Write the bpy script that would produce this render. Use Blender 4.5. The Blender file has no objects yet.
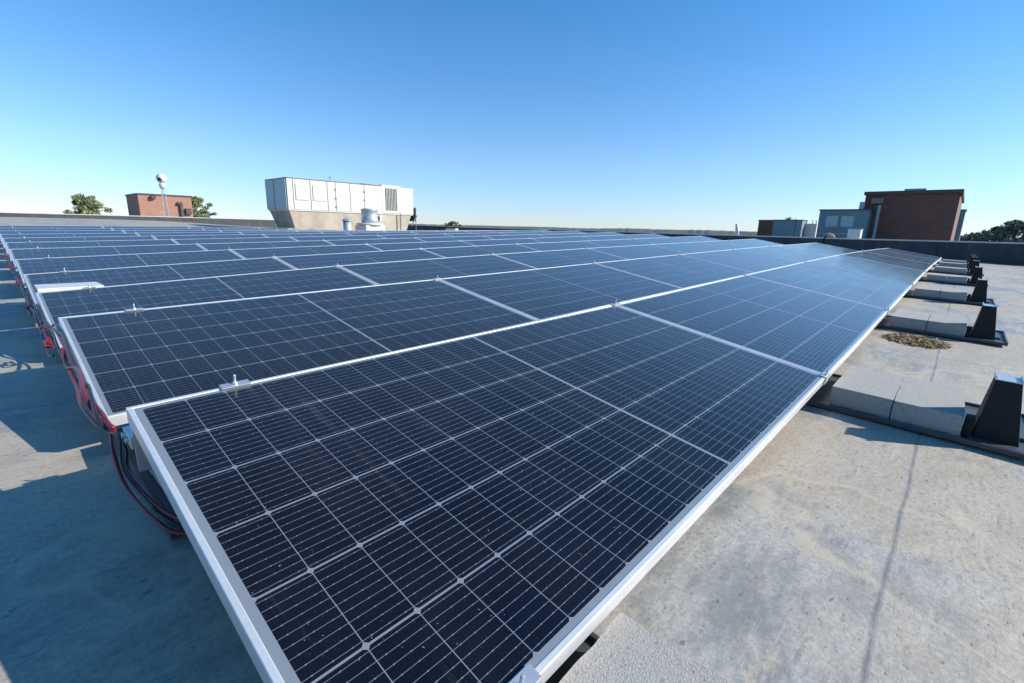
import bpy, bmesh, math, random
from mathutils import Vector, Matrix, noise
random.seed(7)
C = bpy.context.scene.collection
S = bpy.context.scene
ZC = 0.70                                  # camera height above the roof beside the first panel
# ------------------------------------------------------------------ camera
cam = bpy.data.cameras.new('camera'); camo = bpy.data.objects.new('camera', cam); C.objects.link(camo)
r_ = Vector((0.6814525, -0.7315432, 0.0216104)); u_ = Vector((0.1552096, 0.1733122, 0.97256)); b_ = Vector((-0.715215, -0.6593993, 0.2316466))
M = Matrix((r_, u_, b_)).transposed().to_4x4(); M.translation = Vector((0, 0, ZC)); camo.matrix_world = M
cam.sensor_width = 36; cam.lens = 16.73; cam.clip_start = 0.02; cam.clip_end = 9000
S.camera = camo
# ------------------------------------------------------------------ sky, sun, exposure
SUN = Vector((1.22, -1.5, 1.0)).normalized()
SUN_EL = math.asin(SUN.z); SUN_ROT = math.atan2(SUN.x, SUN.y)
w = bpy.data.worlds.new('World'); S.world = w; w.use_nodes = True
wn = w.node_tree; bg = wn.nodes['Background']
sky = wn.nodes.new('ShaderNodeTexSky'); sky.sky_type = 'NISHITA'; sky.sun_disc = False
sky.sun_elevation = SUN_EL; sky.sun_rotation = SUN_ROT
sky.altitude = 100; sky.air_density = 1.0; sky.dust_density = 0.0; sky.ozone_density = 1.4
tint = wn.nodes.new('ShaderNodeMix'); tint.data_type = 'RGBA'; tint.blend_type = 'MULTIPLY'; tint.inputs[0].default_value = 1.0
tc = wn.nodes.new('ShaderNodeTexCoord'); sx = wn.nodes.new('ShaderNodeSeparateXYZ'); wn.links.new(tc.outputs['Generated'], sx.inputs[0])
cr = wn.nodes.new('ShaderNodeValToRGB'); wn.links.new(sx.outputs[2], cr.inputs[0]); wn.links.new(cr.outputs[0], tint.inputs[7])
cr.color_ramp.elements[0].position = 0.0; cr.color_ramp.elements[0].color = (0.60, 0.76, 1.22, 1)
cr.color_ramp.elements[1].position = 0.55; cr.color_ramp.elements[1].color = (0.22, 0.93, 1.34, 1)
e_ = cr.color_ramp.elements.new(.12); e_.color = (0.64, 0.87, 1.18, 1)
wn.links.new(sky.outputs[0], tint.inputs[6]); wn.links.new(tint.outputs[2], bg.inputs[0]); bg.inputs[1].default_value = 0.098
sl = bpy.data.lights.new('sun', 'SUN'); so = bpy.data.objects.new('sun', sl); C.objects.link(so)
sl.energy = 5.0; sl.angle = math.radians(0.5); sl.color = (1.0, 0.94, 0.85)
so.rotation_euler = (-SUN).to_track_quat('-Z', 'Y').to_euler()
S.view_settings.view_transform = 'Standard'; S.view_settings.look = 'None'
S.view_settings.exposure = 0.64; S.view_settings.gamma = 1.0

# ------------------------------------------------------------------ node helpers
class NT:
    def __init__(s, name):
        s.m = bpy.data.materials.new(name); s.m.use_nodes = True; s.t = s.m.node_tree
        s.b = s.t.nodes['Principled BSDF']
    def n(s, typ, **kw):
        nd = s.t.nodes.new(typ)
        for k, v in kw.items(): setattr(nd, k, v)
        return nd
    def put(s, sock, v):
        if isinstance(v, bpy.types.NodeSocket): s.t.links.new(v, sock)
        elif isinstance(v, (tuple, list)) and len(v) == 3 and sock.type == 'RGBA': sock.default_value = (*v, 1)
        else: sock.default_value = v
    def math(s, op, a, b=0.0, c=0.0):
        nd = s.n('ShaderNodeMath', operation=op)
        s.put(nd.inputs[0], a); s.put(nd.inputs[1], b); s.put(nd.inputs[2], c)
        return nd.outputs[0]
    def obj(s):
        return s.n('ShaderNodeTexCoord').outputs['Object']
    def geo(s):
        return s.n('ShaderNodeNewGeometry').outputs['Position']
    def mapv(s, v, scale=(1, 1, 1), rot=(0, 0, 0), loc=(0, 0, 0)):
        nd = s.n('ShaderNodeMapping'); s.put(nd.inputs[0], v)
        nd.inputs['Scale'].default_value = scale; nd.inputs['Rotation'].default_value = rot; nd.inputs['Location'].default_value = loc
        return nd.outputs[0]
    def noise(s, v, scale, detail=4, rough=.55, dist=0):
        nd = s.n('ShaderNodeTexNoise'); s.put(nd.inputs['Vector'], v)
        nd.inputs['Scale'].default_value = scale; nd.inputs['Detail'].default_value = detail
        nd.inputs['Roughness'].default_value = rough; nd.inputs['Distortion'].default_value = dist
        return nd.outputs['Fac']
    def ramp(s, f, a, b, lo=0.0, hi=1.0):
        nd = s.n('ShaderNodeMapRange'); s.put(nd.inputs[0], f)
        nd.inputs[1].default_value = a; nd.inputs[2].default_value = b; nd.inputs[3].default_value = lo; nd.inputs[4].default_value = hi
        nd.clamp = True
        return nd.outputs[0]
    def mix(s, f, a, b):
        nd = s.n('ShaderNodeMix', data_type='RGBA'); s.put(nd.inputs[0], f); s.put(nd.inputs[6], a); s.put(nd.inputs[7], b)
        return nd.outputs[2]
    def bump(s, h, strength=.3, dist=.01):
        nd = s.n('ShaderNodeBump'); s.put(nd.inputs['Height'], h); nd.inputs['Strength'].default_value = strength
        nd.inputs['Distance'].default_value = dist; s.put(s.b.inputs['Normal'], nd.outputs[0])
    def out(s, col=None, rough=None, metal=None, ior=None):
        if col is not None: s.put(s.b.inputs['Base Color'], col)
        if rough is not None: s.put(s.b.inputs['Roughness'], rough)
        if metal is not None: s.put(s.b.inputs['Metallic'], metal)
        if ior is not None: s.put(s.b.inputs['IOR'], ior)
        return s.m

def plain(name, col, rough=.6, metal=0.0, var=.18, scale=6.0, bump=0.0, bscale=60.0, grime=None):
    t = NT(name); v = t.geo()
    f = t.noise(v, scale, 5, .6)
    c = t.mix(t.ramp(f, .3, .7), tuple(x*(1-var) for x in col), tuple(min(1, x*(1+var*.6)) for x in col))
    if grime:
        g = t.noise(t.mapv(v, (3, 3, .6)), scale*.7, 6, .7)
        c = t.mix(t.ramp(g, .52, .72, 0, .6), c, grime)
    if bump: t.bump(t.noise(v, bscale, 4, .6), bump, .004)
    return t.out(c, rough, metal)

# ------------------------------------------------------------------ materials
def mat_cells():
    t = NT('solar_cells_under_glass'); v = t.obj()
    sp = t.n('ShaderNodeSeparateXYZ'); t.put(sp.inputs[0], v); x, y = sp.outputs[0], sp.outputs[1]
    m = t.math
    CX, CY = .0845, .1630
    s = m('SUBTRACT', m('ABSOLUTE', m('SUBTRACT', x, 1.044)), .005)
    q = m('SUBTRACT', m('MULTIPLY', y, -1.0), .0210)
    fu = m('SUBTRACT', m('FLOORED_MODULO', s, CX), CX/2)
    fv = m('SUBTRACT', m('FLOORED_MODULO', q, CY), CY/2)
    fs = m('SUBTRACT', m('FLOORED_MODULO', s, 2*CX), CX)
    au, av, as_ = m('ABSOLUTE', fu), m('ABSOLUTE', fv), m('ABSOLUTE', fs)
    inx = m('MULTIPLY', m('GREATER_THAN', s, 0.0), m('LESS_THAN', s, 12*CX))
    iny = m('MULTIPLY', m('GREATER_THAN', q, 0.0), m('LESS_THAN', q, 6*CY))
    cell = m('MULTIPLY', m('LESS_THAN', au, CX/2-.0007), m('LESS_THAN', av, CY/2-.0019))
    cell = m('MULTIPLY', cell, m('LESS_THAN', m('ADD', au, av), CX/2+CY/2-.0072))
    cell = m('MULTIPLY', cell, m('MULTIPLY', inx, iny))
    bp = CY/9
    fb = m('ABSOLUTE', m('SUBTRACT', m('FLOORED_MODULO', m('ADD', fv, CY/2), bp), bp/2))
    bus = m('LESS_THAN', fb, .00042)
    pad = m('MULTIPLY', m('LESS_THAN', fb, .0010), m('LESS_THAN', m('ABSOLUTE', m('SUBTRACT', m('FLOORED_MODULO', m('ADD', fu, CX/2), .0280), .0140)), .0014))
    bus = m('MAXIMUM', bus, m('MULTIPLY', pad, .9))
    oi = t.n('ShaderNodeObjectInfo').outputs['Random']
    # a different value for every half cell
    vid = t.n('ShaderNodeCombineXYZ')
    t.put(vid.inputs[0], m('FLOOR', m('DIVIDE', m('SUBTRACT', x, 1.044), 2*CX))); t.put(vid.inputs[1], m('FLOOR', m('DIVIDE', q, CY))); t.put(vid.inputs[2], m('MULTIPLY', oi, 50.0))
    wn_ = t.n('ShaderNodeTexWhiteNoise'); t.put(wn_.inputs[0], vid.outputs[0])
    cc = t.mix(wn_.outputs[0], (.0010, .0018, .0050), (.0026, .0042, .0100))
    cc = t.mix(t.ramp(oi, 0, 1), cc, (.0022, .0036, .0095))
    c = t.mix(bus, cc, (.155, .165, .19))
    c = t.mix(cell, (.165, .195, .23), c)
    # dust film and specks on the glass
    vg = t.geo()
    d1 = t.noise(vg, 3.2, 6, .65); d2 = t.noise(vg, 420, 2, .5); d3 = t.noise(vg, 38, 5, .7)
    c = t.mix(t.ramp(d1, .35, .8, .001, .012), c, (.55, .52, .47))
    c = t.mix(t.ramp(d2, .68, .76, 0, .12), c, (.4, .37, .33))
    c = t.mix(t.ramp(d3, .70, .82, 0, .05), c, (.6, .56, .5))
    # dirt washed down and left along the lower frame, dried run marks up the slope
    edge = t.ramp(m('ADD', y, m('MULTIPLY', t.noise(t.mapv(vg, (5, 1, 1)), 9, 7, .75), .05)), -1.000, -.975, .10, 0)
    c = t.mix(edge, c, (.46, .42, .35))
    run = t.noise(t.mapv(vg, (26, 1.2, 1)), 1.0, 5, .7)
    c = t.mix(t.ramp(run, .60, .72, 0, .030), c, (.55, .52, .46))
    spot = t.noise(vg, 130, 2, .5, 0); c = t.mix(t.ramp(spot, .74, .77, 0, .35), c, (.5, .47, .42))
    t.b.inputs['Sheen Weight'].default_value = .10; t.b.inputs['Sheen Roughness'].default_value = .35
    t.out(c, t.ramp(d1, .3, .75, .09, .19), 0.0, 1.37)
    return t.m
def mat_roof():
    t = NT('weathered_roof_membrane'); v = t.geo()
    big = t.noise(v, .9, 5, .6, .2); med = t.noise(t.mapv(v, (1.0, 2.2, 1), (0, 0, .5)), 4.2, 8, .72, .15)
    fine = t.noise(v, 90, 5, .75); pit = t.noise(t.mapv(v, (1, 2.8, 1), (0, 0, .5)), 27, 6, .75)
    c = t.mix(t.ramp(med, .40, .58), (.215, .22, .215), (.385, .378, .35))
    c = t.mix(t.ramp(big, .44, .53, 0, .72), c, (.46, .38, .27))
    st = t.noise(t.mapv(v, (1.3, 4.2, 1), (0, 0, .65)), 3.0, 8, .78, .2)
    c = t.mix(t.ramp(st, .55, .62, 0, .6), c, (.46, .41, .325))
    c = t.mix(t.ramp(pit, .56, .63, 0, .5), c, (.15, .16, .17))
    dk = t.noise(t.mapv(v, (1, 1.6, 1), (0, 0, .4), (4.2, 1.3, 0)), 2.3, 8, .75, .2)
    c = t.mix(t.ramp(dk, .58, .68, 0, .45), c, (.12, .135, .15))
    c = t.mix(t.ramp(fine, .40, .58, .40, 0), c, (.13, .14, .15))
    sc = t.noise(t.mapv(v, (2.2, 30, 1), (0, 0, .55)), 1.6, 5, .7, .1); c = t.mix(t.ramp(sc, .62, .68, 0, .5), c, (.50, .46, .38))
    sd = t.noise(t.mapv(v, (3, 34, 1), (0, 0, .35), (5, 2, 0)), 1.8, 5, .7, .1); c = t.mix(t.ramp(sd, .62, .69, 0, .5), c, (.14, .145, .15))
    pk = t.noise(t.mapv(v, (1, 1.9, 1), (0, 0, .5), (3, 7, 0)), 44, 3, .55); c = t.mix(t.ramp(pk, .665, .70, 0, .8), c, (.10, .11, .12))
    rg = t.noise(v, 1.15, 4, .5, .3); rr = t.math('ABSOLUTE', t.math('SUBTRACT', rg, .57)); c = t.mix(t.ramp(rr, .002, .012, .4, 0), c, (.50, .43, .32))
    # glued laps between the membrane sheets
    sp = t.n('ShaderNodeSeparateXYZ'); t.put(sp.inputs[0], v); m = t.math
    wob = m('MULTIPLY', m('SUBTRACT', t.noise(v, 2.1, 3), .5), .03)
    def lap(co, per, off):
        a = m('FLOORED_MODULO', m('ADD', m('ADD', co, wob), off), per)
        return m('ABSOLUTE', m('SUBTRACT', a, per/2))
    ly = lap(sp.outputs[1], 3.05, 3.05/2+.003); lx = lap(sp.outputs[0], 6.1, 6.1/2-3.65)
    lm = m('MINIMUM', ly, lx)
    c = t.mix(m('MULTIPLY', t.ramp(lm, .002, .008, 1, 0), t.ramp(t.noise(v, 9, 4), .35, .6, .25, .8)), c, (.12, .13, .14))
    h = m('ADD', m('MULTIPLY', fine, .35), m('ADD', m('MULTIPLY', med, 1.2), t.ramp(lm, .0, .008, .3, 0)))
    t.bump(h, .4, .005)
    t.out(c, .62)
    return t.m
def mat_brick(name, a, b, mortar):
    t = NT(name); v = t.geo(); sp = t.n('ShaderNodeSeparateXYZ'); t.put(sp.inputs[0], v)
    cb = t.n('ShaderNodeCombineXYZ'); t.put(cb.inputs[0], t.math('ADD', sp.outputs[0], sp.outputs[1])); t.put(cb.inputs[1], sp.outputs[2])
    br = t.n('ShaderNodeTexBrick'); t.put(br.inputs['Vector'], cb.outputs[0])
    t.put(br.inputs['Color1'], a); t.put(br.inputs['Color2'], b); t.put(br.inputs['Mortar'], mortar)
    br.inputs['Scale'].default_value = 1; br.inputs['Brick Width'].default_value = .21; br.inputs['Row Height'].default_value = .075; br.inputs['Mortar Size'].default_value = .008
    c = t.mix(t.ramp(t.noise(v, 1.2, 5), .35, .7, 0, .35), br.outputs[0], tuple(x*.6 for x in a))
    return t.out(c, .85)
MT = {}
MT['cells'] = mat_cells(); MT['roof'] = mat_roof()
t = NT('anodised_aluminium'); v = t.geo()
MT['alu'] = t.out(t.mix(t.ramp(t.noise(v, 5, 5), .35, .7), (.80, .80, .79), (.68, .69, .70)), t.ramp(t.noise(t.mapv(v, (2, 30, 30)), 8, 3), .3, .7, .32, .46), .55)
MT['backsheet'] = plain('white_backsheet', (.7, .7, .7), .6)
MT['steel'] = plain('galvanised_steel', (.60, .62, .64), .38, .7)
MT['black'] = plain('black_plastic', (.016, .017, .019), .68, 0, .2, 20, .1, 160)
MT['black'].node_tree.nodes['Principled BSDF'].inputs['Specular IOR Level'].default_value = .25
t = NT('rough_concrete'); v = t.geo()
g = t.noise(v, 260, 3, .7); g2 = t.noise(v, 11, 6, .7); vo = t.n('ShaderNodeTexVoronoi'); t.put(vo.inputs['Vector'], v); vo.inputs['Scale'].default_value = 330
c = t.mix(t.ramp(g, .3, .7), (.24, .235, .22), (.40, .385, .355)); c = t.mix(t.ramp(g2, .45, .62, 0, .45), c, (.33, .30, .25)); c = t.mix(t.ramp(t.noise(v, 75, 5, .7), .58, .66, 0, .6), c, (.13, .125, .12))
c = t.mix(t.ramp(vo.outputs['Distance'], .0, .35, .45, 0), c, (.56, .55, .52)); t.bump(t.math('ADD', g, t.math('MULTIPLY', vo.outputs['Distance'], .8)), .45, .002)
MT['concrete'] = t.out(c, .9)
MT['red_cable'] = plain('red_cable_jacket', (.17, .010, .018), .38)
MT['black_cable'] = plain('black_cable_jacket', (.02, .02, .023), .38)
MT['parapet'] = plain('black_roofing_felt', (.036, .042, .050), .7, 0, .35, 3, .3, 30, (.10, .105, .11))
MT['coping'] = plain('metal_coping', (.46, .47, .47), .45, .3, .12, 2)
MT['hv_white'] = plain('off_white_sheet_metal', (.50, .50, .455), .5, .0, .06, 2, 0, 60, (.42, .40, .35))
MT['hv_door'] = plain('white_sheet_metal', (.45, .455, .44), .5, 0, .05)
MT['hv_seam'] = plain('dark_gasket', (.16, .16, .15), .7)
MT['hv_grille'] = plain('grey_louvre', (.30, .32, .29), .5, .2)
MT['curb'] = plain('tan_roof_curb', (.36, .315, .255), .8, 0, .25, 1.6, 0, 60, (.30, .21, .15))
MT['flash'] = plain('white_flashing', (.58, .59, .59), .5, .1)
MT['zinc'] = plain('blue_grey_zinc', (.45, .50, .54), .4, .5)
MT['brick_a'] = mat_brick('light_red_brick', (.33, .155, .105), (.25, .11, .078), (.34, .24, .19))
MT['brick_b'] = mat_brick('dark_red_brick', (.165, .070, .052), (.115, .050, .040), (.11, .078, .07))
MT['trim'] = plain('dark_brown_metal_trim', (.055, .045, .042), .5)
MT['teal'] = plain('teal_grey_steel', (.115, .20, .235), .55, .1)
MT['teal_light'] = plain('pale_blue_steel', (.30, .39, .43), .5, .1)
MT['glass_dark'] = plain('dark_glass', (.02, .025, .03), .1)
MT['tray'] = plain('dark_grey_tray', (.055, .058, .062), .45, 0, .25, 14)
MT['straw'] = plain('dry_straw', (.34, .235, .12), .9, 0, .45, 60)
MT['soil'] = plain('brown_litter', (.16, .10, .055), .95, 0, .4, 40, .5, 60)
MT['leaf_a'] = plain('olive_foliage', (.24, .27, .12), .7, 0, .5, .9)
MT['leaf_b'] = plain('dark_green_foliage', (.15, .185, .12), .7, 0, .5, .6)
MT['leaf_y'] = plain('yellow_green_foliage', (.14, .19, .04), .7, 0, .3, .9)
MT['bark'] = plain('grey_brown_bark', (.10, .075, .055), .9)
MT['tan_cloth'] = plain('tan_cloth', (.42, .29, .20), .9)
MT['land'] = plain('dry_winter_ground', (.11, .115, .065), .95, 0, .4, .01)
MT['wood_far'] = plain('far_wooded_ridge', (.095, .125, .12), .95, 0, .35, .02)
MT['wallplaster'] = plain('building_wall', (.22, .12, .09), .85)

# ------------------------------------------------------------------ mesh helpers
def new(name, bm, mat, parent=None, smooth=False, bevel=0.0):
    if bevel:
        bmesh.ops.bevel(bm, geom=[e for e in bm.edges], offset=bevel, segments=2, affect='EDGES', profile=.6)
    me = bpy.data.meshes.new(name); bm.normal_update(); bm.to_mesh(me); bm.free()
    if mat: me.materials.append(mat)
    if smooth:
        for p in me.polygons: p.use_smooth = True
    o = bpy.data.objects.new(name, me); C.objects.link(o)
    if parent: o.parent = parent
    return o
def box(bm, x0, x1, y0, y1, z0, z1, taper=None):
    vs = [bm.verts.new(c) for c in ((x0, y0, z0), (x1, y0, z0), (x1, y1, z0), (x0, y1, z0), (x0, y0, z1), (x1, y0, z1), (x1, y1, z1), (x0, y1, z1))]
    for f in ((0, 3, 2, 1), (4, 5, 6, 7), (0, 1, 5, 4), (1, 2, 6, 5), (2, 3, 7, 6), (3, 0, 4, 7)): bm.faces.new([vs[i] for i in f])
    return vs
def prism(bm, prof, x0, x1):          # profile in (y, z), extruded along x
    a = [bm.verts.new((x0, y, z)) for y, z in prof]; b = [bm.verts.new((x1, y, z)) for y, z in prof]
    n = len(prof); bm.faces.new(a); bm.faces.new(b[::-1])
    for i in range(n): bm.faces.new((a[i], b[i], b[(i+1) % n], a[(i+1) % n]))
    bmesh.ops.recalc_face_normals(bm, faces=bm.faces[:])
def lathe(bm, prof, seg=20, cx=0, cy=0):
    rings = [[bm.verts.new((cx+r*math.cos(2*math.pi*i/seg), cy+r*math.sin(2*math.pi*i/seg), z)) for i in range(seg)] for r, z in prof]
    for a, b in zip(rings, rings[1:]):
        for i in range(seg): bm.faces.new((a[i], a[(i+1) % seg], b[(i+1) % seg], b[i]))
    bm.faces.new(rings[0][::-1]); bm.faces.new(rings[-1])
def tube(bm, pts, r, seg=7):
    pts = [Vector(p) for p in pts]; rings = []
    for i, p in enumerate(pts):
        d = (pts[min(i+1, len(pts)-1)]-pts[max(i-1, 0)]).normalized()
        a = d.cross(Vector((0, 0, 1))); a = a.normalized() if a.length > 1e-3 else Vector((1, 0, 0)); b = d.cross(a)
        rr = r[i] if isinstance(r, (list, tuple)) else r
        rings.append([bm.verts.new(p+rr*(a*math.cos(2*math.pi*k/seg)+b*math.sin(2*math.pi*k/seg))) for k in range(seg)])
    for A, B in zip(rings, rings[1:]):
        for k in range(seg): bm.faces.new((A[k], A[(k+1) % seg], B[(k+1) % seg], B[k]))
    bm.faces.new(rings[0]); bm.faces.new(rings[-1][::-1]); bmesh.ops.recalc_face_normals(bm, faces=bm.faces[:])
def spline(pts, n=8):
    P = [Vector(p) for p in pts]; out = []
    for i in range(len(P)-1):
        p0, p1, p2, p3 = P[max(i-1, 0)], P[i], P[i+1], P[min(i+2, len(P)-1)]
        for k in range(n):
            s = k/n; out.append(.5*((2*p1)+(p2-p0)*s+(2*p0-5*p1+4*p2-p3)*s*s+(3*p1-p0-3*p2+p3)*s**3))
    out.append(P[-1]); return out
def tag(o, label=None, cat=None, group=None, kind=None):
    if label: o['label'] = label
    if cat: o['category'] = cat
    if group: o['group'] = group
    if kind: o['kind'] = kind
    return o
def thing(name, label, cat, loc=(0, 0, 0), group=None):
    o = bpy.data.objects.new(name, None); o.empty_display_size = .1; C.objects.link(o); o.location = loc
    return tag(o, label, cat, group)
def dup(root, mat):
    r = root.copy(); C.objects.link(r); r.matrix_world = mat
    for ch in root.children:
        c = ch.copy(); C.objects.link(c); c.parent = r
        for g in ch.children:
            d = g.copy(); C.objects.link(d); d.parent = c
    return r

# ------------------------------------------------------------------ layout of the array (metres)
UP = [[-0.415,-0.39,-0.346,-0.306,-0.275,-0.264,-0.264,-0.271],[-0.425,-0.384,-0.343,-0.303,-0.268,-0.24,-0.219,-0.2],[-0.478,-0.388,-0.33,-0.286,-0.248,-0.213,-0.179,-0.145],[-0.481,-0.391,-0.326,-0.275,-0.231,-0.189,-0.147,-0.105],[-0.443,-0.373,-0.318,-0.27,-0.22,-0.172,-0.124,-0.076],[-0.402,-0.353,-0.304,-0.256,-0.207,-0.157,-0.107,-0.058],[-0.374,-0.33,-0.285,-0.238,-0.191,-0.143,-0.095,-0.046],[-0.353,-0.308,-0.264,-0.219,-0.174,-0.129,-0.084,-0.038],[-0.326,-0.285,-0.248,-0.212,-0.178,-0.145,-0.113,-0.082],[-0.29,-0.26,-0.235,-0.212,-0.190,-0.165,-0.138,-0.11],
      [-0.255,-0.232,-0.215,-0.205,-0.19,-0.17,-0.14,-0.12],[-0.215,-0.195,-0.18,-0.18,-0.17,-0.15,-0.13,-0.12]]
FAR = [.25, .25, .25, .22, .12, .02, -.05, -.1]
for q_ in range(1, 9): UP.append([UP[11][k]*(1-q_/7)+FAR[k]*q_/7 for k in range(8)])
UP = [[z+ZC for z in r] for r in UP]
X0, Y1, PITCH, L, TILT, PW = .147, 1.322, 1.5257, 2.1, math.radians(9.75), 1.02
def upz(x, y):
    fx = min(max((x-X0)/L, 0), 6.9999); fy = min(max((y-Y1)/PITCH, 0), 18.9999)
    i, j = int(fx), int(fy); a, b = fx-i, fy-j
    return (UP[j][i]*(1-a)+UP[j][i+1]*a)*(1-b)+(UP[j+1][i]*(1-a)+UP[j+1][i+1]*a)*b
def roofz(x, y): return upz(x, y)-.303-.045*min(max(.3-y, 0), 1.2)

# ------------------------------------------------------------------ setting
bm = bmesh.new()
nx, ny = 84, 140; xs = [-4+21.7*i/nx for i in range(nx+1)]; ys = [-5+35.2*j/ny for j in range(ny+1)]
g = [[bm.verts.new((x, y, roofz(x, y))) for y in ys] for x in xs]
for i in range(nx):
    for j in range(ny): bm.faces.new((g[i][j], g[i+1][j], g[i+1][j+1], g[i][j+1]))
o = new('roof', bm, MT['roof'], None, True); tag(o, kind='structure')
bm = bmesh.new(); box(bm, -4, 17.69, -5, 30.19, -10, -.16); o = new('roof_building', bm, MT['wallplaster'])
o.name = 'building'; tag(o, 'brick building that carries the solar roof', 'building')
bm = bmesh.new(); box(bm, -12, 80, 30.2, 75, -10, .35); box(bm, 17.7, 80, -30, 30.19, -10, .18)
o = new('neighbouring_roof', bm, MT['roof']); tag(o, kind='structure')
bm = bmesh.new(); R = 7000
vs = [bm.verts.new((R*math.cos(a*math.pi/24), R*math.sin(a*math.pi/24), -10)) for a in range(48)]; bm.faces.new(vs)
o = new('ground', bm, MT['land']); tag(o, kind='structure')
bm = bmesh.new(); prev = None; N = 420
for i in range(N+1):
    a = math.radians(-40+170*i/N); n1 = noise.noise(Vector((a*9, 3, 0))); n2 = noise.noise(Vector((a*140, 1, 0)))
    h = 4.2+2.4*n1+1.6*n2; ring = [bm.verts.new((d*math.cos(a), d*math.sin(a), z)) for d, z in ((1080, -10), (1120, h*.75), (1200, h+1.2), (1500, h*.5), (1600, -10))]
    if prev:
        for k in range(4): bm.faces.new((prev[k], ring[k], ring[k+1], prev[k+1]))
    prev = ring
bmesh.ops.recalc_face_normals(bm, faces=bm.faces[:])
o = new('hills', bm, MT['wood_far']); tag(o, kind='structure')

# parapets: a dark upstand with a pale metal coping
def wall_run(name, label, pts, th, axis):
    root = thing(name, label, 'parapet')
    for part, mat, dz0, dz1, ex in (('upstand', 'parapet', None, -.035, 0), ('coping', 'coping', -.035, 0, .02)):
        bm = bmesh.new(); prev = None
        for (s, zt) in pts:
            zb = (-.06 if dz0 is None else zt+dz0+.001); z1 = zt+dz1
            if axis == 'y': q = [(17.5-ex, s, zb), (17.5+th+ex, s, zb), (17.5+th+ex, s, z1), (17.5-ex, s, z1)]
            else: q = [(s, 30-ex, zb), (s, 30+th+ex, zb), (s, 30+th+ex, z1), (s, 30-ex, z1)]
            vs = [bm.verts.new(c) for c in q]
            if prev:
                for k in range(4): bm.faces.new((prev[k], vs[k], vs[(k+1) % 4], prev[(k+1) % 4]))
            else: bm.faces.new(vs)
            prev = vs
        bm.faces.new(prev[::-1]); bmesh.ops.recalc_face_normals(bm, faces=bm.faces[:])
        new(part, bm, MT[mat], root)
    return root
wall_run('parapet_wall', 'long dark felted parapet with pale coping closing the right end of the roof',
         [(-9, -.075+ZC), (-1, -.077+ZC), (2.5, -.076+ZC), (7, -.058+ZC), (11.2, -.028+ZC), (18.6, .008+ZC), (24.6, .072+ZC), (29.97, .12+ZC)], .3, 'y')
wall_run('parapet_wall', 'low parapet along the far edge of the roof, below the light brick penthouse', [(-8, .20+ZC), (6, .196+ZC), (12, .19+ZC), (17.47, .17+ZC)], .3, 'x')

# ------------------------------------------------------------------ one solar panel, then copies
proto = thing('solar_panel', '', 'solar panel')
bm = bmesh.new(); lip = .011; LW = 2.088
def frame_side(bm, x0, x1, y0, y1):
    box(bm, x0, x1, y0, y1, -.036, 0)
frame_side(bm, 0, LW, -lip, 0); frame_side(bm, 0, LW, -PW, -PW+lip)
frame_side(bm, 0, lip, -PW+lip, -lip); frame_side(bm, LW-lip, LW, -PW+lip, -lip)
box(bm, lip, LW-lip, -.035, -lip, -.036, -.034); box(bm, lip, LW-lip, -PW+lip, -PW+.035, -.036, -.034)
bmesh.ops.bevel(bm, geom=[e for e in bm.edges if e.calc_length() > .5 and max(abs(v.co.z) for v in e.verts) < 1e-4], offset=.0012, segments=1, affect='EDGES')
new('frame', bm, MT['alu'], proto)
bm = bmesh.new(); box(bm, lip-.0005, LW-lip+.0005, -PW+lip-.0005, -lip+.0005, -.0065, -.0018)
new('glass_laminate', bm, MT['cells'], proto)
bm = bmesh.new(); box(bm, lip+.001, LW-lip-.001, -PW+lip+.001, -lip-.001, -.0085, -.0068)
new('backsheet', bm, MT['backsheet'], proto)
bm = bmesh.new(); box(bm, 1.0, 1.09, -.16, -.06, -.032, -.009); new('junction_box', bm, MT['black'], proto)
def panel_matrix(r, k, jit=True):
    z0, z1 = UP[r][k], UP[r][k+1]
    ex = Vector((L, 0, z1-z0)).normalized(); ey = Vector((0, math.cos(TILT), math.sin(TILT)))
    ey = (ey-ex*ey.dot(ex)).normalized(); ez = ex.cross(ey)
    m = Matrix((ex, ey, ez)).transposed().to_4x4(); m.translation = Vector((X0+L*k+.004, Y1+PITCH*r, z0+.002))
    return m
ORD = ['first', 'second', 'third', 'fourth', 'fifth', 'sixth', 'seventh', 'eighth', 'ninth', 'tenth', 'eleventh', 'twelfth', 'thirteenth', 'fourteenth', 'fifteenth', 'sixteenth', 'seventeenth', 'eighteenth']
NROW = 12
first = True
for r in range(NROW):
    for k in range(7 if r < 10 else 4):
        m = panel_matrix(r, k)
        if first: o = proto; o.matrix_world = m; first = False
        else: o = dup(proto, m)
        rown = 'front row' if r == 0 else ORD[r]+' row from the front'
        coln = ('at the near left end' if k == 0 else 'at the far right end' if k == 6 else ORD[k]+' from left')
        tag(o, 'silver-framed solar panel, %s in the %s' % (coln, rown), 'solar panel', 'solar panels mounted in tilted rows')

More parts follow.
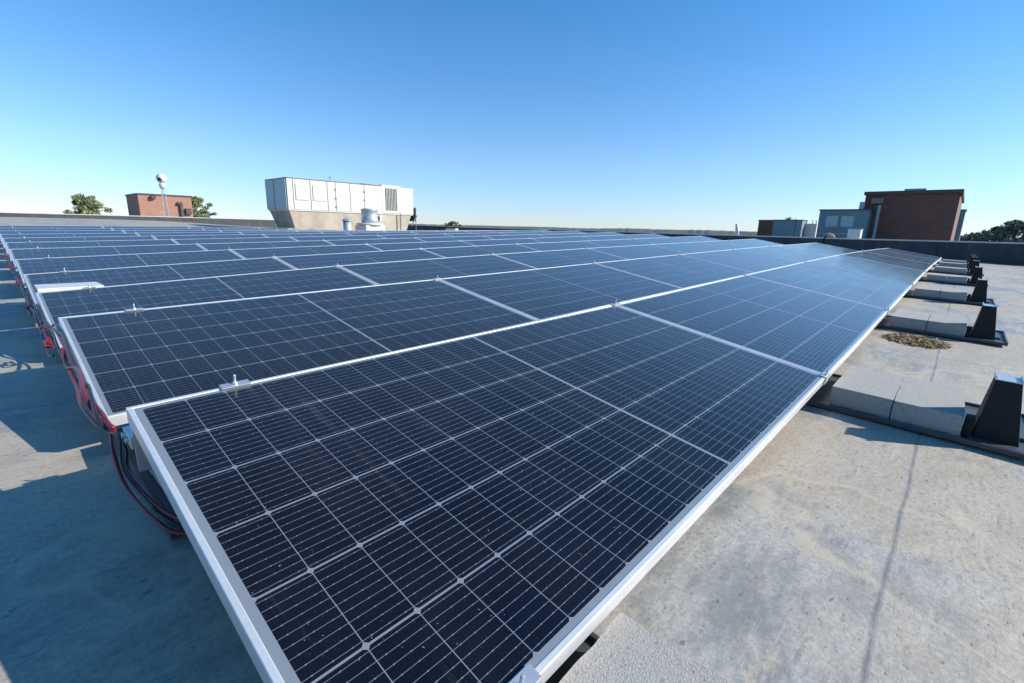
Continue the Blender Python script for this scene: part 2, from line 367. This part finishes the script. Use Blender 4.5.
# clamps on the seams: plate over two frames and an upright bolt
cl = thing('module_clamp', '', 'clamp')
bm = bmesh.new(); box(bm, -.034, .034, -.015, .010, .0015, .0050); box(bm, -.034, .034, .006, .010, -.030, .0015); new('plate', bm, MT['steel'], cl, False, .0008)
bm = bmesh.new(); lathe(bm, [(.0065, .0056), (.0065, .010), (.003, .0102), (.003, .028), (.002, .030)], 8); new('bolt', bm, MT['steel'], cl)
firstc = True
def put_clamp(r, x, low, label):
    global firstc
    k = min(int(max((x-X0-1e-6), 0)/L), 6); m = panel_matrix(r, k)
    lx = (x-m.translation.x)
    loc = m @ Matrix.Translation((lx, -.004 if not low else -PW+.004, 0))
    if low: loc = loc @ Matrix.Rotation(math.pi, 4, 'Z')
    if firstc: o = cl; o.matrix_world = loc; firstc = False
    else: o = dup(cl, loc)
    tag(o, label, 'clamp', 'metal clamps holding the solar panels')
for r in range(NROW):
    rown = 'front row' if r == 0 else ORD[r]+' row'
    if r < 12: put_clamp(r, .375 if r == 0 else .42, False, 'metal clamp near the left end of the %s, on its top edge' % rown)
    for k in range(1, 7):
        if r < 9 or k < 4:
            put_clamp(r, X0+L*k-.003, False, 'metal clamp on top edge of the %s at its %s joint from left' % (rown, ORD[k-1]))
put_clamp(0, .375, True, 'metal clamp on lower edge of the front row, nearest the photo bottom')
for k in range(1, 7): put_clamp(0, X0+L*k-.003, True, 'metal clamp on lower edge of the front row at its %s joint from left' % ORD[k-1])

# ------------------------------------------------------------------ ballast trays with pedestals, two concrete blocks in each
ty = thing('ballast_tray', '', 'ballast tray')
# origin: left end of the tray on the roof, at the panel's lower edge (y = 0); -y is away from the panel
bm = bmesh.new(); box(bm, 0, .50, -.63, .20, .004, .012); box(bm, 0, .010, -.63, .20, .012, .022); box(bm, .49, .50, -.63, .20, .012, .022)
box(bm, .01, .49, -.63, -.62, .012, .026); box(bm, .16, .34, -.60, -.57, .012, .024); box(bm, .02, .06, -.61, -.44, .012, .020); new('base_tray', bm, MT['tray'], ty, False, .002)
bm = bmesh.new()
def frust(bm, b, t):
    v = [bm.verts.new(c) for c in ((b[0], b[2], b[4]), (b[1], b[2], b[4]), (b[1], b[3], b[4]), (b[0], b[3], b[4]), (t[0], t[2], t[4]), (t[1], t[2], t[4]), (t[1], t[3], t[4]), (t[0], t[3], t[4]))]
    for f in ((0, 3, 2, 1), (4, 5, 6, 7), (0, 1, 5, 4), (1, 2, 6, 5), (2, 3, 7, 6), (3, 0, 4, 7)): bm.faces.new([v[i] for i in f])
frust(bm, (.07, .22, -.572, -.452, .0125), (.085, .165, -.535, -.468, .232))
new('pedestal', bm, MT['black'], ty, False, .004)
bm = bmesh.new(); box(bm, .083, .167, -.537, -.532, .2325, .245); box(bm, .083, .167, -.471, -.466, .2325, .245); box(bm, .083, .167, -.532, -.471, .2325, .2355)
new('metal_channel', bm, MT['steel'], ty)
bm = bmesh.new(); box(bm, .06, .075, -.450, -.425, .0125, .075); box(bm, .10, .115, -.450, -.425, .0125, .075); box(bm, .06, .115, -.450, -.425, .0755, .083); new('bracket', bm, MT['black'], ty, False, .002)
bl = bmesh.new(); box(bl, 0, .405, 0, .1985, 0, .079)
bmesh.ops.subdivide_edges(bl, edges=bl.edges[:], cuts=9, use_grid_fill=True)
for v in bl.verts:
    n_ = noise.noise(v.co*38)+.6*noise.noise(v.co*95); on = sum((min(abs(a), abs(a-b)) < 1e-4) for a, b in zip(v.co, (.405, .1985, .079)))
    c_ = Vector((.2025, .0993, .0395)); v.co += (c_-v.co).normalized()*(max(0, n_)*.006 if on >= 2 else .0006*n_)
blk = new('concrete_block', bl, MT['concrete'], None, False, 0)
random.seed(3); ft = fb = True
def put_tray(x, yl, lab, blab):
    global ft, fb
    rz = roofz(x+.2, yl-.2); rx = roofz(x+.5, yl-.2)-roofz(x, yl-.2); ryy = roofz(x+.2, yl+.2)-roofz(x+.2, yl-.6)
    m = Matrix.Translation((x, yl, roofz(x, yl)+.002)) @ Matrix.Rotation(-math.atan2(rx, .5), 4, 'Y') @ Matrix.Rotation(math.atan2(ryy, .8), 4, 'X')
    if ft: t_ = ty; t_.matrix_world = m; ft = False
    else: t_ = dup(ty, m)
    tag(t_, lab, 'ballast tray', 'black ballast trays under the panel rows')
    front0 = x < .3 and yl < 1
    for i in ((0, 1) if yl < 4 else ()):
        mm = m @ Matrix.Translation((.035+random.uniform(-.004, .004), -.217-.202*i+.0, .0135)) @ Matrix.Rotation(random.uniform(-.01, .01), 4, 'Z')
        if front0: mm = mm @ Matrix.Translation((.064-.006*i, .012, .005)) @ Matrix.Rotation(.015, 4, 'Z')
        if fb: b = blk; b.matrix_world = mm; fb = False
        else: b = blk.copy(); C.objects.link(b); b.matrix_world = mm
        tag(b, blab[i], 'concrete block', 'grey concrete ballast blocks')
YL = Y1-PW*math.cos(TILT)-.003
seam = ['the near left corner of the front row'] + ['the %s panel joint of the front row' % ORD[k-1] for k in range(1, 7)] + ['the far right end of the front row']
for k in range(8):
    x = X0+L*k-.03 if k < 7 else X0+L*k-.40
    put_tray(x, YL, 'black ballast tray with tall pedestal at %s' % seam[k],
             ['concrete block at %s, tucked against the panel edge' % seam[k], 'concrete block at %s, beside the pedestal' % seam[k]])
for r in range(1, 7):
    put_tray(X0+.03, YL+PITCH*r, 'black ballast tray bridging the left ends of the %s and %s rows' % (ORD[r-1], ORD[r]),
             ['concrete block under the left end of the %s row, tucked below its lower edge' % ORD[r], 'concrete block by the pedestal between the left ends of the %s and %s rows' % (ORD[r-1], ORD[r])])

# small dark strut plate under the near left corner, joining first and second rows
for r in range(0, 5):
    rt = thing('support_bracket', 'galvanised corner bracket joining the left ends of the %s and %s rows' % (ORD[r], ORD[r+1]), 'bracket', (X0+.01, Y1+PITCH*r+.02, UP[r][0]-.12), 'corner brackets at the left ends of the rows')
    bm = bmesh.new(); box(bm, 0, .03, .0, .006, -.05, .085); box(bm, -.006, -.001, 0, .09, .01, .04); box(bm, -.001, .05, .0065, .09, .035, .04); new('plate', bm, MT['steel'], rt, False, .001)
    for q in (.015, .055):
        bm = bmesh.new(); tube(bm, [(-.012, .02+q, .025), (-.0065, .02+q, .025)], .008, 8); new('bolt_head', bm, MT['steel'], rt)

# ------------------------------------------------------------------ cables along the left row ends
def cable(pts, r, mat, label, cat='cable', jit=.01, seed=0):
    random.seed(seed)
    P = [(x+random.uniform(-jit, jit)*.7, y+random.uniform(-jit, jit), z+ZC+random.uniform(-jit, jit)) for x, y, z in pts]
    bm = bmesh.new(); tube(bm, spline(P, 7), r, 8); o = new(mat, bm, MT[mat], None, True)
    return tag(o, label, cat, 'red and black cables along the left row ends')
base = [(.30, 1.02, -.62), (.21, 1.10, -.625), (.165, 1.19, -.612), (.142, 1.36, -.585), (.140, 1.44, -.545), (.138, 1.52, -.525), (.130, 1.60, -.503), (.128, 1.80, -.50), (.135, 2.05, -.515), (.135, 2.30, -.50), (.137, 2.66, -.475), (.133, 2.98, -.482), (.122, 3.22, -.51), (.11, 3.36, -.55), (.14, 3.5, -.56)]
def off(P, dx, dz, f=1): return [(x+dx, y, z+dz*(1+.6*math.sin(i*1.3*f))) for i, (x, y, z) in enumerate(P)]
cable(base, .0045, 'red_cable', 'bright red cable sagging beside the left end of the second row, topmost of the bundle', jit=.006, seed=1)
cable(off(base, -.012, -.022, .7), .0045, 'red_cable', 'red cable hanging lowest in the bundle beside the second row', jit=.014, seed=2)
cable(off(base, .006, -.012, 1.2), .0040, 'black_cable', 'black cable woven through the red ones beside the second row', jit=.013, seed=3)
cable(off(base, -.004, .010, 1.7)[2:], .0040, 'black_cable', 'thin black cable on the outer side of the bundle beside the second row', jit=.014, seed=4)
cable([(.14, 1.50, -.52), (.115, 1.62, -.515), (.118, 1.75, -.485), (.125, 1.92, -.47), (.128, 2.10, -.485), (.118, 2.28, -.515), (.128, 2.45, -.49)], .0060, 'red_cable', 'thick red cable loop over the bundle halfway along the second row', jit=.006, seed=5)
for q in range(5):
    y0 = 3.30+PITCH*q; z0 = UP[q+2][0]-ZC
    P = [(.14, y0-.12, z0-.15), (.125, y0, z0-.17), (.13, y0+.18, z0-.17), (.128, y0+.35, z0-.145), (.135, y0+.6, z0-.13), (.13, y0+.85, z0-.09), (.13, y0+1.1, z0-.08), (.135, y0+1.35, z0-.12), (.14, y0+1.5, z0-.15)]
    cable(P, .005, 'red_cable', 'dark red cable drooping along the left end of the %s row' % ORD[q+2], jit=.008, seed=20+q)
    cable(off(P, -.012, -.02), .0045, 'black_cable', 'black cable drooping along the left end of the %s row' % ORD[q+2], jit=.008, seed=30+q)
    T = [(.125+.016*math.cos(a*1.9), y0+.02+.05*math.sin(a*2.3)+.01*a, z0-.16+.02*math.sin(a*1.4)) for a in range(10)]
    cable(T, .0045, 'red_cable', 'tangled coil of red cable at the lower left corner of the %s row' % ORD[q+2], jit=.01, seed=40+q)

# pale flat cover plate lying behind the third row's top edge
bm = bmesh.new(); box(bm, 0, .34, 0, .36, 0, .022)
o = new('cover_plate', bm, MT['flash'], None, False, .002); o.location = (.165, 4.42, -.485+ZC+.005); o.rotation_euler = (math.radians(-1), 0, 0)
tag(o, 'pale flat metal plate behind the top edge of the third row, near the left', 'metal plate')

# dry litter pile on the roof before the second tray
random.seed(11); bm = bmesh.new()
def mound(u, v): return .028*max(0, 1-(u*u+v*v))
for i in range(1500):
    a = random.uniform(0, 2*math.pi); rr = math.sqrt(random.random()); u, v = rr*math.cos(a)*(1+.15*random.uniform(-1, 1)), rr*math.sin(a)
    x, y = 4.03+.17*u, .12+.17*v; z = roofz(x, y)+mound(u, v)*random.uniform(.1, 1)+.003
    an = random.uniform(0, math.pi); ln = random.uniform(.012, .045); w2 = random.uniform(.0012, .004); d = Vector((math.cos(an), math.sin(an), random.uniform(-.3, .3)))*ln/2; s = Vector((-math.sin(an), math.cos(an), random.uniform(-.5, .5)))*w2
    c = Vector((x, y, z+abs(d.z))); bm.faces.new([bm.verts.new(c+e) for e in (-d-s, d-s, d+s, -d+s)])
o = new('straw_litter', bm, MT['straw']); tag(o, 'heap of dry straw and leaves on the roof before a ballast tray', 'straw litter', kind='stuff')

# ------------------------------------------------------------------ big rooftop air handler
HX, HY = 9.18, 22.0
hv = thing('air_handling_unit', 'long off-white rooftop air handling unit on a tan curb', 'air handler', (HX, HY, ZC))
W_ = 6.62
def hb(name, mat, *b, bevel=0, parent=None):
    bm = bmesh.new(); box(bm, *b); return new(name, bm, MT[mat], parent or hv, False, bevel)
bm = bmesh.new(); vs = box(bm, .05, W_-.12, .06, 2.24, -.60, .549)
for i_ in (0, 3): vs[i_].co.x += .30
for i_ in (1, 2): vs[i_].co.x -= .45
for i_ in (2, 3): vs[i_].co.y -= .4
new('curb', bm, MT['curb'], hv)
hb('curb_rail', 'hv_white', .02, W_-.02, .02, 2.28, .55, .60)
cab = hb('cabinet', 'hv_white', 0, W_, 0, 2.3, .601, 1.92, bevel=.01)
hb('raised_section', 'hv_white', 4.72, 5.85, -.012, 2.2, .62, 1.99, bevel=.008)
hb('roof_cap', 'hv_seam', -.03, 4.55, -.03, 2.33, 1.922, 1.945)
hb('fan_housing', 'hv_seam', 3.9, 4.5, .5, 1.6, 1.9455, 2.02)
for xx in (.24, 1.02, 1.82, 2.22, 2.96, 3.72): hb('seam', 'hv_seam', xx, xx+.035, -.006, -.001, .62, 1.9)
for xx in (.36, 1.14):
    d = hb('access_door', 'hv_door', xx, xx+.58, -.028, -.002, 1.02, 1.70, bevel=.006)
    hb('door_panel', 'flash', xx+.10, xx+.48, -.034, -.0285, 1.12, 1.60, parent=d)
lv = bmesh.new()
for i in range(8): box(lv, 4.93+.09*i, 4.97+.09*i, -.05, -.014, .76, 1.84)
new('louvre', lv, MT['hv_grille'], hv)
hb('louvre_back', 'hv_grille', 4.91, 5.63, -.0135, -.0125, .75, 1.85)
for zz in (1.15, 1.55, .75):
    for xx in (2.22, 3.72): hb('latch', 'hv_seam', xx-.03, xx+.05, -.03, -.007, zz, zz+.06)
# end face towards the photographer: hood with shade painted in blue-grey, and a middle seam
hb('end_hood', 'teal_light', -.05, -.001, .05, 2.25, .62, 1.90)
hb('hood_seam', 'hv_seam', -.06, -.051, 1.28, 1.31, .62, 1.90)
hb('control_box', 'glass_dark', W_+.01, W_+.25, .1, .5, .25, .95)
bm = bmesh.new(); tube(bm, [(W_+.22, .1, -.5), (W_+.22, .1, 1.0)], .02, 6); tube(bm, [(5.72, -.1, -.4), (5.72, -.1, .62)], .03, 6); tube(bm, [(W_-.2, -.05, .0), (W_+.2, -.05, .55)], .03, 6); new('pipework', bm, MT['hv_seam'], hv)
bm = bmesh.new(); tube(bm, [(2.15, .3, 1.93), (2.15, .3, 2.22)], .015, 6); tube(bm, [(2.09, .3, 2.12), (2.21, .3, 2.12)], .012, 6); new('antenna', bm, MT['hv_seam'], hv)

# exhaust fan and vent pipe standing in front of it
ex = thing('exhaust_fan', 'round blue-grey exhaust fan standing before the long air handler', 'exhaust fan', (11.95, 20.0, ZC))
bm = bmesh.new(); lathe(bm, [(.34, .10), (.38, .22), (.38, .28), (.36, .29), (.36, .62), (.38, .63), (.38, .70), (.26, .72)], 28); new('fan_drum', bm, MT['zinc'], ex, True)
bm = bmesh.new(); lathe(bm, [(.46, -.02), (.60, .0), (.60, .07), (.41, .098)], 28); new('skirt', bm, MT['flash'], ex, True)
bm = bmesh.new(); box(bm, -.48, .50, -.48, .48, -.6, -.021); new('fan_curb', bm, MT['zinc'], ex, False, .01)
bm = bmesh.new(); box(bm, .36, .46, -.3, .0, .18, .42); new('motor_box', bm, MT['steel'], ex, False, .01)
vp = thing('vent_pipe', 'short grey vent pipe with conical cap left of the exhaust fan', 'vent pipe', (9.13, 16.85, ZC))
bm = bmesh.new(); lathe(bm, [(.15, -.5), (.15, .13)], 18); new('pipe', bm, MT['zinc'], vp, True)
bm = bmesh.new(); lathe(bm, [(.20, .131), (.20, .155), (.05, .235)], 18); new('cap', bm, MT['zinc'], vp)
bm = bmesh.new(); box(bm, 16.7, 16.9, 19.6, 20.4, roofz(16.6, 20)+.01, -.09+ZC); o = new('vent_box', bm, MT['flash'], None, False, .01)
tag(o, 'low white box on the roof by the dark parapet, right of the air handler', 'vent box')

# ------------------------------------------------------------------ light brick penthouse beyond the far parapet (y = 50)
bp = thing('brick_penthouse', 'light red brick penthouse with flat roof at the left, behind the far parapet', 'penthouse', (8.8, 50, ZC))
def part(root, name, mat, *b, bevel=0, parent=None):
    bm = bmesh.new(); box(bm, *b); return new(name, bm, MT[mat], parent or root, False, bevel)
part(bp, 'wall', 'brick_a', 0, 3.75, 0, 4.8, -.40, 2.03)
part(bp, 'roof', 'trim', -.08, 3.83, -.08, 4.88, 2.031, 2.13)
part(bp, 'downpipe', 'trim', 2.82, 3.02, -.2, -.01, -.1, 1.35); part(bp, 'pipe_head', 'trim', 2.68, 3.0, -.25, -.01, 1.351, 1.55)
part(bp, 'floodlight', 'trim', .85, 1.15, -.3, -.01, 1.72, 1.98)
part(bp, 'vent_box', 'trim', 3.2, 3.6, -.25, -.01, .55, 1.05)
dv = thing('mast_camera', 'white dome camera on a slim lattice mast before the light brick penthouse', 'mast camera', (6.78, 32, ZC))
bm = bmesh.new()
for dx, dy in ((-.11, 0), (.11, 0), (0, .16)): tube(bm, [(dx, dy, -.3), (dx*.7, dy*.7, 1.65)], .018, 6)
for i in range(7): tube(bm, [(-.11+.004*i, 0, .1+.2*i), (.11-.004*i, 0, .2+.2*i)], .010, 5); tube(bm, [(.11-.004*i, 0, .1+.2*i), (0, .15, .2+.2*i)], .010, 5)
new('mast', bm, MT['steel'], dv)
bm = bmesh.new(); lathe(bm, [(.08, 1.651), (.14, 1.72), (.16, 1.85), (.12, 1.95)], 16); new('bracket', bm, MT['flash'], dv, True)
bm = bmesh.new(); bmesh.ops.create_uvsphere(bm, u_segments=20, v_segments=14, radius=.245); bmesh.ops.translate(bm, vec=(0, 0, 2.18), verts=bm.verts); hd = new('housing', bm, MT['flash'], dv, True)
bm = bmesh.new(); bmesh.ops.create_uvsphere(bm, u_segments=14, v_segments=10, radius=.10); bmesh.ops.translate(bm, vec=(-.12, -.17, 2.12), verts=bm.verts); new('lens', bm, MT['glass_dark'], hd, True)

# ------------------------------------------------------------------ right: dark brick penthouse and steel plant beyond the parapet (x = 30)
rb = thing('brick_penthouse', 'dark red brick penthouse with overhanging flat roof, right of the picture', 'penthouse', (30, .49, ZC))
part(rb, 'wall', 'brick_b', 0, 9, 0, 3.49, -.5, 1.98)
part(rb, 'roof', 'trim', -.12, 9.2, -.08, 3.56, 1.981, 2.13)
part(rb, 'roof_edge_hood', 'trim', -.12, .25, -.09, -.005, 1.82, 1.98)
part(rb, 'skylight', 'teal_light', .3, 1.6, 1.25, 2.05, 2.131, 2.24)
part(rb, 'door_canopy', 'hv_seam', -.4, -.005, 2.72, 3.18, 1.55, 1.80)
dd = part(rb, 'door', 'teal_light', -.03, -.003, 2.80, 2.92, -.4, 1.5); part(rb, 'door_frame', 'trim', -.035, -.003, 2.925, 3.10, -.4, 1.5)
ta = thing('steel_enclosure', 'teal grey steel plant enclosure with two pale panels, left of the dark brick penthouse', 'plant enclosure', (29.0, 3.60, ZC))
part(ta, 'casing', 'teal', 0, 3, 0, 2.05, -.5, 1.22, bevel=.02); part(ta, 'roof', 'trim', -.05, 3.05, -.05, 2.10, 1.2215, 1.265)
for y0 in (1.20, .55): part(ta, 'window', 'teal_light', -.02, -.004, y0, y0+.52, .42, .94, bevel=.004)
part(ta, 'ledge', 'teal_light', -.04, -.004, .05, 2.0, .06, .10)
o_ = thing('plant_cabinet', 'small white cabinet at the foot of the steel enclosure', 'cabinet', (26.5, 3.46, ZC))
part(o_, 'body', 'flash', 0, .5, 0, .48, -.5, .27, bevel=.01); part(o_, 'lid', 'zinc', -.02, .52, -.02, .50, .271, .30)
fl = thing('flue_stack', 'short pale metal flue beside the dark brick penthouse', 'flue', (29.4, 3.98, ZC))
bm = bmesh.new(); lathe(bm, [(.10, 1.27), (.10, 1.30)], 14); new('collar', bm, MT['black'], fl)
part(fl, 'flue', 'teal_light', -.1, .1, -.10, .10, 1.10, 1.62, bevel=.01); part(fl, 'support', 'black', -.06, .06, -.06, .06, -.4, 1.099)
tr = thing('steel_enclosure', 'narrow teal steel enclosure just behind the right side of the dark brick penthouse', 'plant enclosure', (41, .27, ZC))
part(tr, 'casing', 'teal', 0, 3, 0, .9, -.5, 1.66, bevel=.02); part(tr, 'roof', 'trim', -.04, 3.04, -.04, .94, 1.6615, 1.72)
pb = thing('brick_plant_room', 'small brown brick plant room, leftmost of the structures beyond the right parapet', 'plant room', (45, 11.6, ZC))
part(pb, 'wall', 'brick_b', 0, 3, 0, 1.55, -.5, 1.10); part(pb, 'roof', 'trim', -.05, 3.05, -.05, 1.6, 1.101, 1.15)
tb = thing('steel_enclosure', 'plain teal steel box beside the small brown brick plant room', 'plant enclosure', (43, 9.42, ZC))
part(tb, 'casing', 'teal', 0, 1.6, 0, 2.05, -.5, 1.08, bevel=.02); part(tb, 'lid', 'trim', -.05, 1.65, -.05, 2.10, 1.0815, 1.12); part(tb, 'side_seam', 'trim', -.012, -.002, .42, .46, -.3, 1.05)
wb = thing('cooling_unit', 'pale slender cooling unit with twin pipes between two teal enclosures', 'cooling unit', (44, 8.62, ZC))
part(wb, 'casing', 'hv_white', 0, .8, 0, .86, -.5, .85, bevel=.02)
bm = bmesh.new()
for y in (.1, .35, .75): tube(bm, [(.2, y, .851), (.2, y, 1.05), (.2, y+.08, 1.1)], .035, 6)
new('pipes', bm, MT['hv_white'], wb)
bd = thing('leaning_board', 'white board leaning behind the dark parapet, left of the brown brick plant room', 'board', (18.6, 5.95, ZC))
bm = bmesh.new(); v_ = [bm.verts.new(c) for c in ((0, -.02, -.5), (.04, -.02, -.5), (.04, .16, -.5), (0, .16, -.5), (0, .20, .33), (.04, .20, .33), (.04, .27, .33), (0, .27, .33))]
for f in ((0, 3, 2, 1), (4, 5, 6, 7), (0, 1, 5, 4), (1, 2, 6, 5), (2, 3, 7, 6), (3, 0, 4, 7)): bm.faces.new([v_[i] for i in f])
new('board', bm, MT['flash'], bd)
bm = bmesh.new(); tube(bm, [(.06, .02, -.5), (.06, .22, .30)], .015, 6); new('prop', bm, MT['hv_seam'], bd)
# tan rag and dark strap over the parapet
rg = thing('cloth_bundle', 'tan cloth bundle on the parapet coping with a dark strap hanging down', 'cloth bundle', (17.6, 3.07, -.075+ZC))
bm = bmesh.new(); bmesh.ops.create_icosphere(bm, subdivisions=3, radius=1)
for v in bm.verts:
    n_ = noise.noise(v.co*1.7+Vector((4, 1, 2))); v.co *= 1+.35*n_; v.co = Vector((v.co.x*.10, v.co.y*.15, max(v.co.z, -.15)*.12+.018))
new('cloth', bm, MT['tan_cloth'], rg, True)
bm = bmesh.new(); tube(bm, spline([(-.02, .04, .05), (-.10, .07, .06), (-.135, .10, -.05), (-.14, .13, -.25), (-.16, .20, -.46)], 6), .018, 6); new('strap', bm, MT['black'], rg, True)

# ------------------------------------------------------------------ trees
def tree(label, x, y, ztop, crown_r, crown_h, mat, seed, n=5000, leaf=.10, kind='tree', group=None):
    rnd = random.Random(seed); root = thing('tree' if kind == 'tree' else 'bush', label, kind, (x, y, -10), group)
    H = ztop+10; cz = H-crown_h/2
    bm = bmesh.new(); tube(bm, [(0, 0, 0), (.1, .05, H*.35), (0, 0, H*.7), (.05, 0, H*.93)], [H*.022, H*.017, H*.010, H*.003], 8)
    clumps = []
    for i in range(120):
        a = rnd.uniform(0, 6.283); t_ = rnd.uniform(-1, 1); rr = math.sqrt(max(0, 1-abs(t_)**2.2))*rnd.uniform(.3, 1.0)
        c = Vector((math.cos(a)*crown_r*rr, math.sin(a)*crown_r*rr, cz+t_*crown_h*.46)); clumps.append((c, rnd.uniform(.12, .24)*crown_r))
        if i % 2 == 0: tube(bm, [(0, 0, max(c.z-crown_h*.25, H*.3)), tuple(c*.6+Vector((0, 0, c.z*.4-.1))), tuple(c)], [H*.006, H*.004, H*.001], 5)
    clumps.append((Vector((0, 0, H-crown_r*.22)), crown_r*.24))
    new('trunk', bm, MT['bark'], root)
    bm = bmesh.new()
    for i in range(n):
        c, r = rnd.choice(clumps); d = Vector((rnd.gauss(0, 1), rnd.gauss(0, 1), rnd.gauss(0, 1))).normalized()*r*rnd.random()**.4
        d.z *= .75; p = c+d; q = Matrix.Rotation(rnd.uniform(0, 6.28), 3, Vector((rnd.gauss(0, 1), rnd.gauss(0, 1), rnd.gauss(0, 1))).normalized())
        s = leaf*rnd.uniform(.6, 1.3)
        bm.faces.new([bm.verts.new(p+q@Vector(e)*s) for e in ((-1, -.4, 0), (.2, -.6, .1), (1, .3, 0), (-.3, .6, -.1))])
    new('crown', bm, MT[mat], root)
tree('olive green tree left of the light brick penthouse, behind the far parapet', 7.6, 70, 2.55+ZC, 2.2, 5.0, 'leaf_a', 1, 16000, .10)
tree('olive green tree at the right side of the light brick penthouse', 19.2, 75, 3.2+ZC, 2.3, 6.0, 'leaf_a', 5, 16000, .10)
tree('small yellow-green treetop on the horizon above the middle of the panels', 84.2, 100, 1.3+ZC, 2.3, 3.2, 'leaf_y', 9, 2500, .22)
tree('small dark treetop on the horizon right of the yellow-green one', 63, 100, .5+ZC, 2.8, 3.4, 'leaf_b', 12, 2500, .22)
tree('dark treetop beside the small dark one on the horizon', 57.8, 96, .4+ZC, 2.2, 3.0, 'leaf_b', 13, 2500, .22)
tree('bare thin treetop behind the plain teal steel box', 85, 20.5, 2.6+ZC, 1.1, 2.2, 'leaf_b', 15, 260, .12)
spots = [(84, -1.9, 1.0), (80, -4.0, 2.1), (82, -6.6, 3.0), (79, -9.5, 4.2), (90, -3.2, 1.6), (95, -1.6, .9), (78, -12.5, 5.0), (100, -.3, .55)]
rl = ['left of the highest ones', 'rising behind its lower neighbour', 'third largest of the wood', 'tall, at the right edge of the photo', 'half hidden behind the nearer crowns', 'low, near the narrow teal enclosure', 'tallest, beyond the right edge', 'lowest and farthest of the wood']
for i, (x, y, zt) in enumerate(spots):
    tree('dark green tree beyond the right parapet, %s' % rl[i], x, y, zt+ZC, 2.6, 6.0, 'leaf_b', 60+i, 6000, .16, group='dark trees at the right edge')
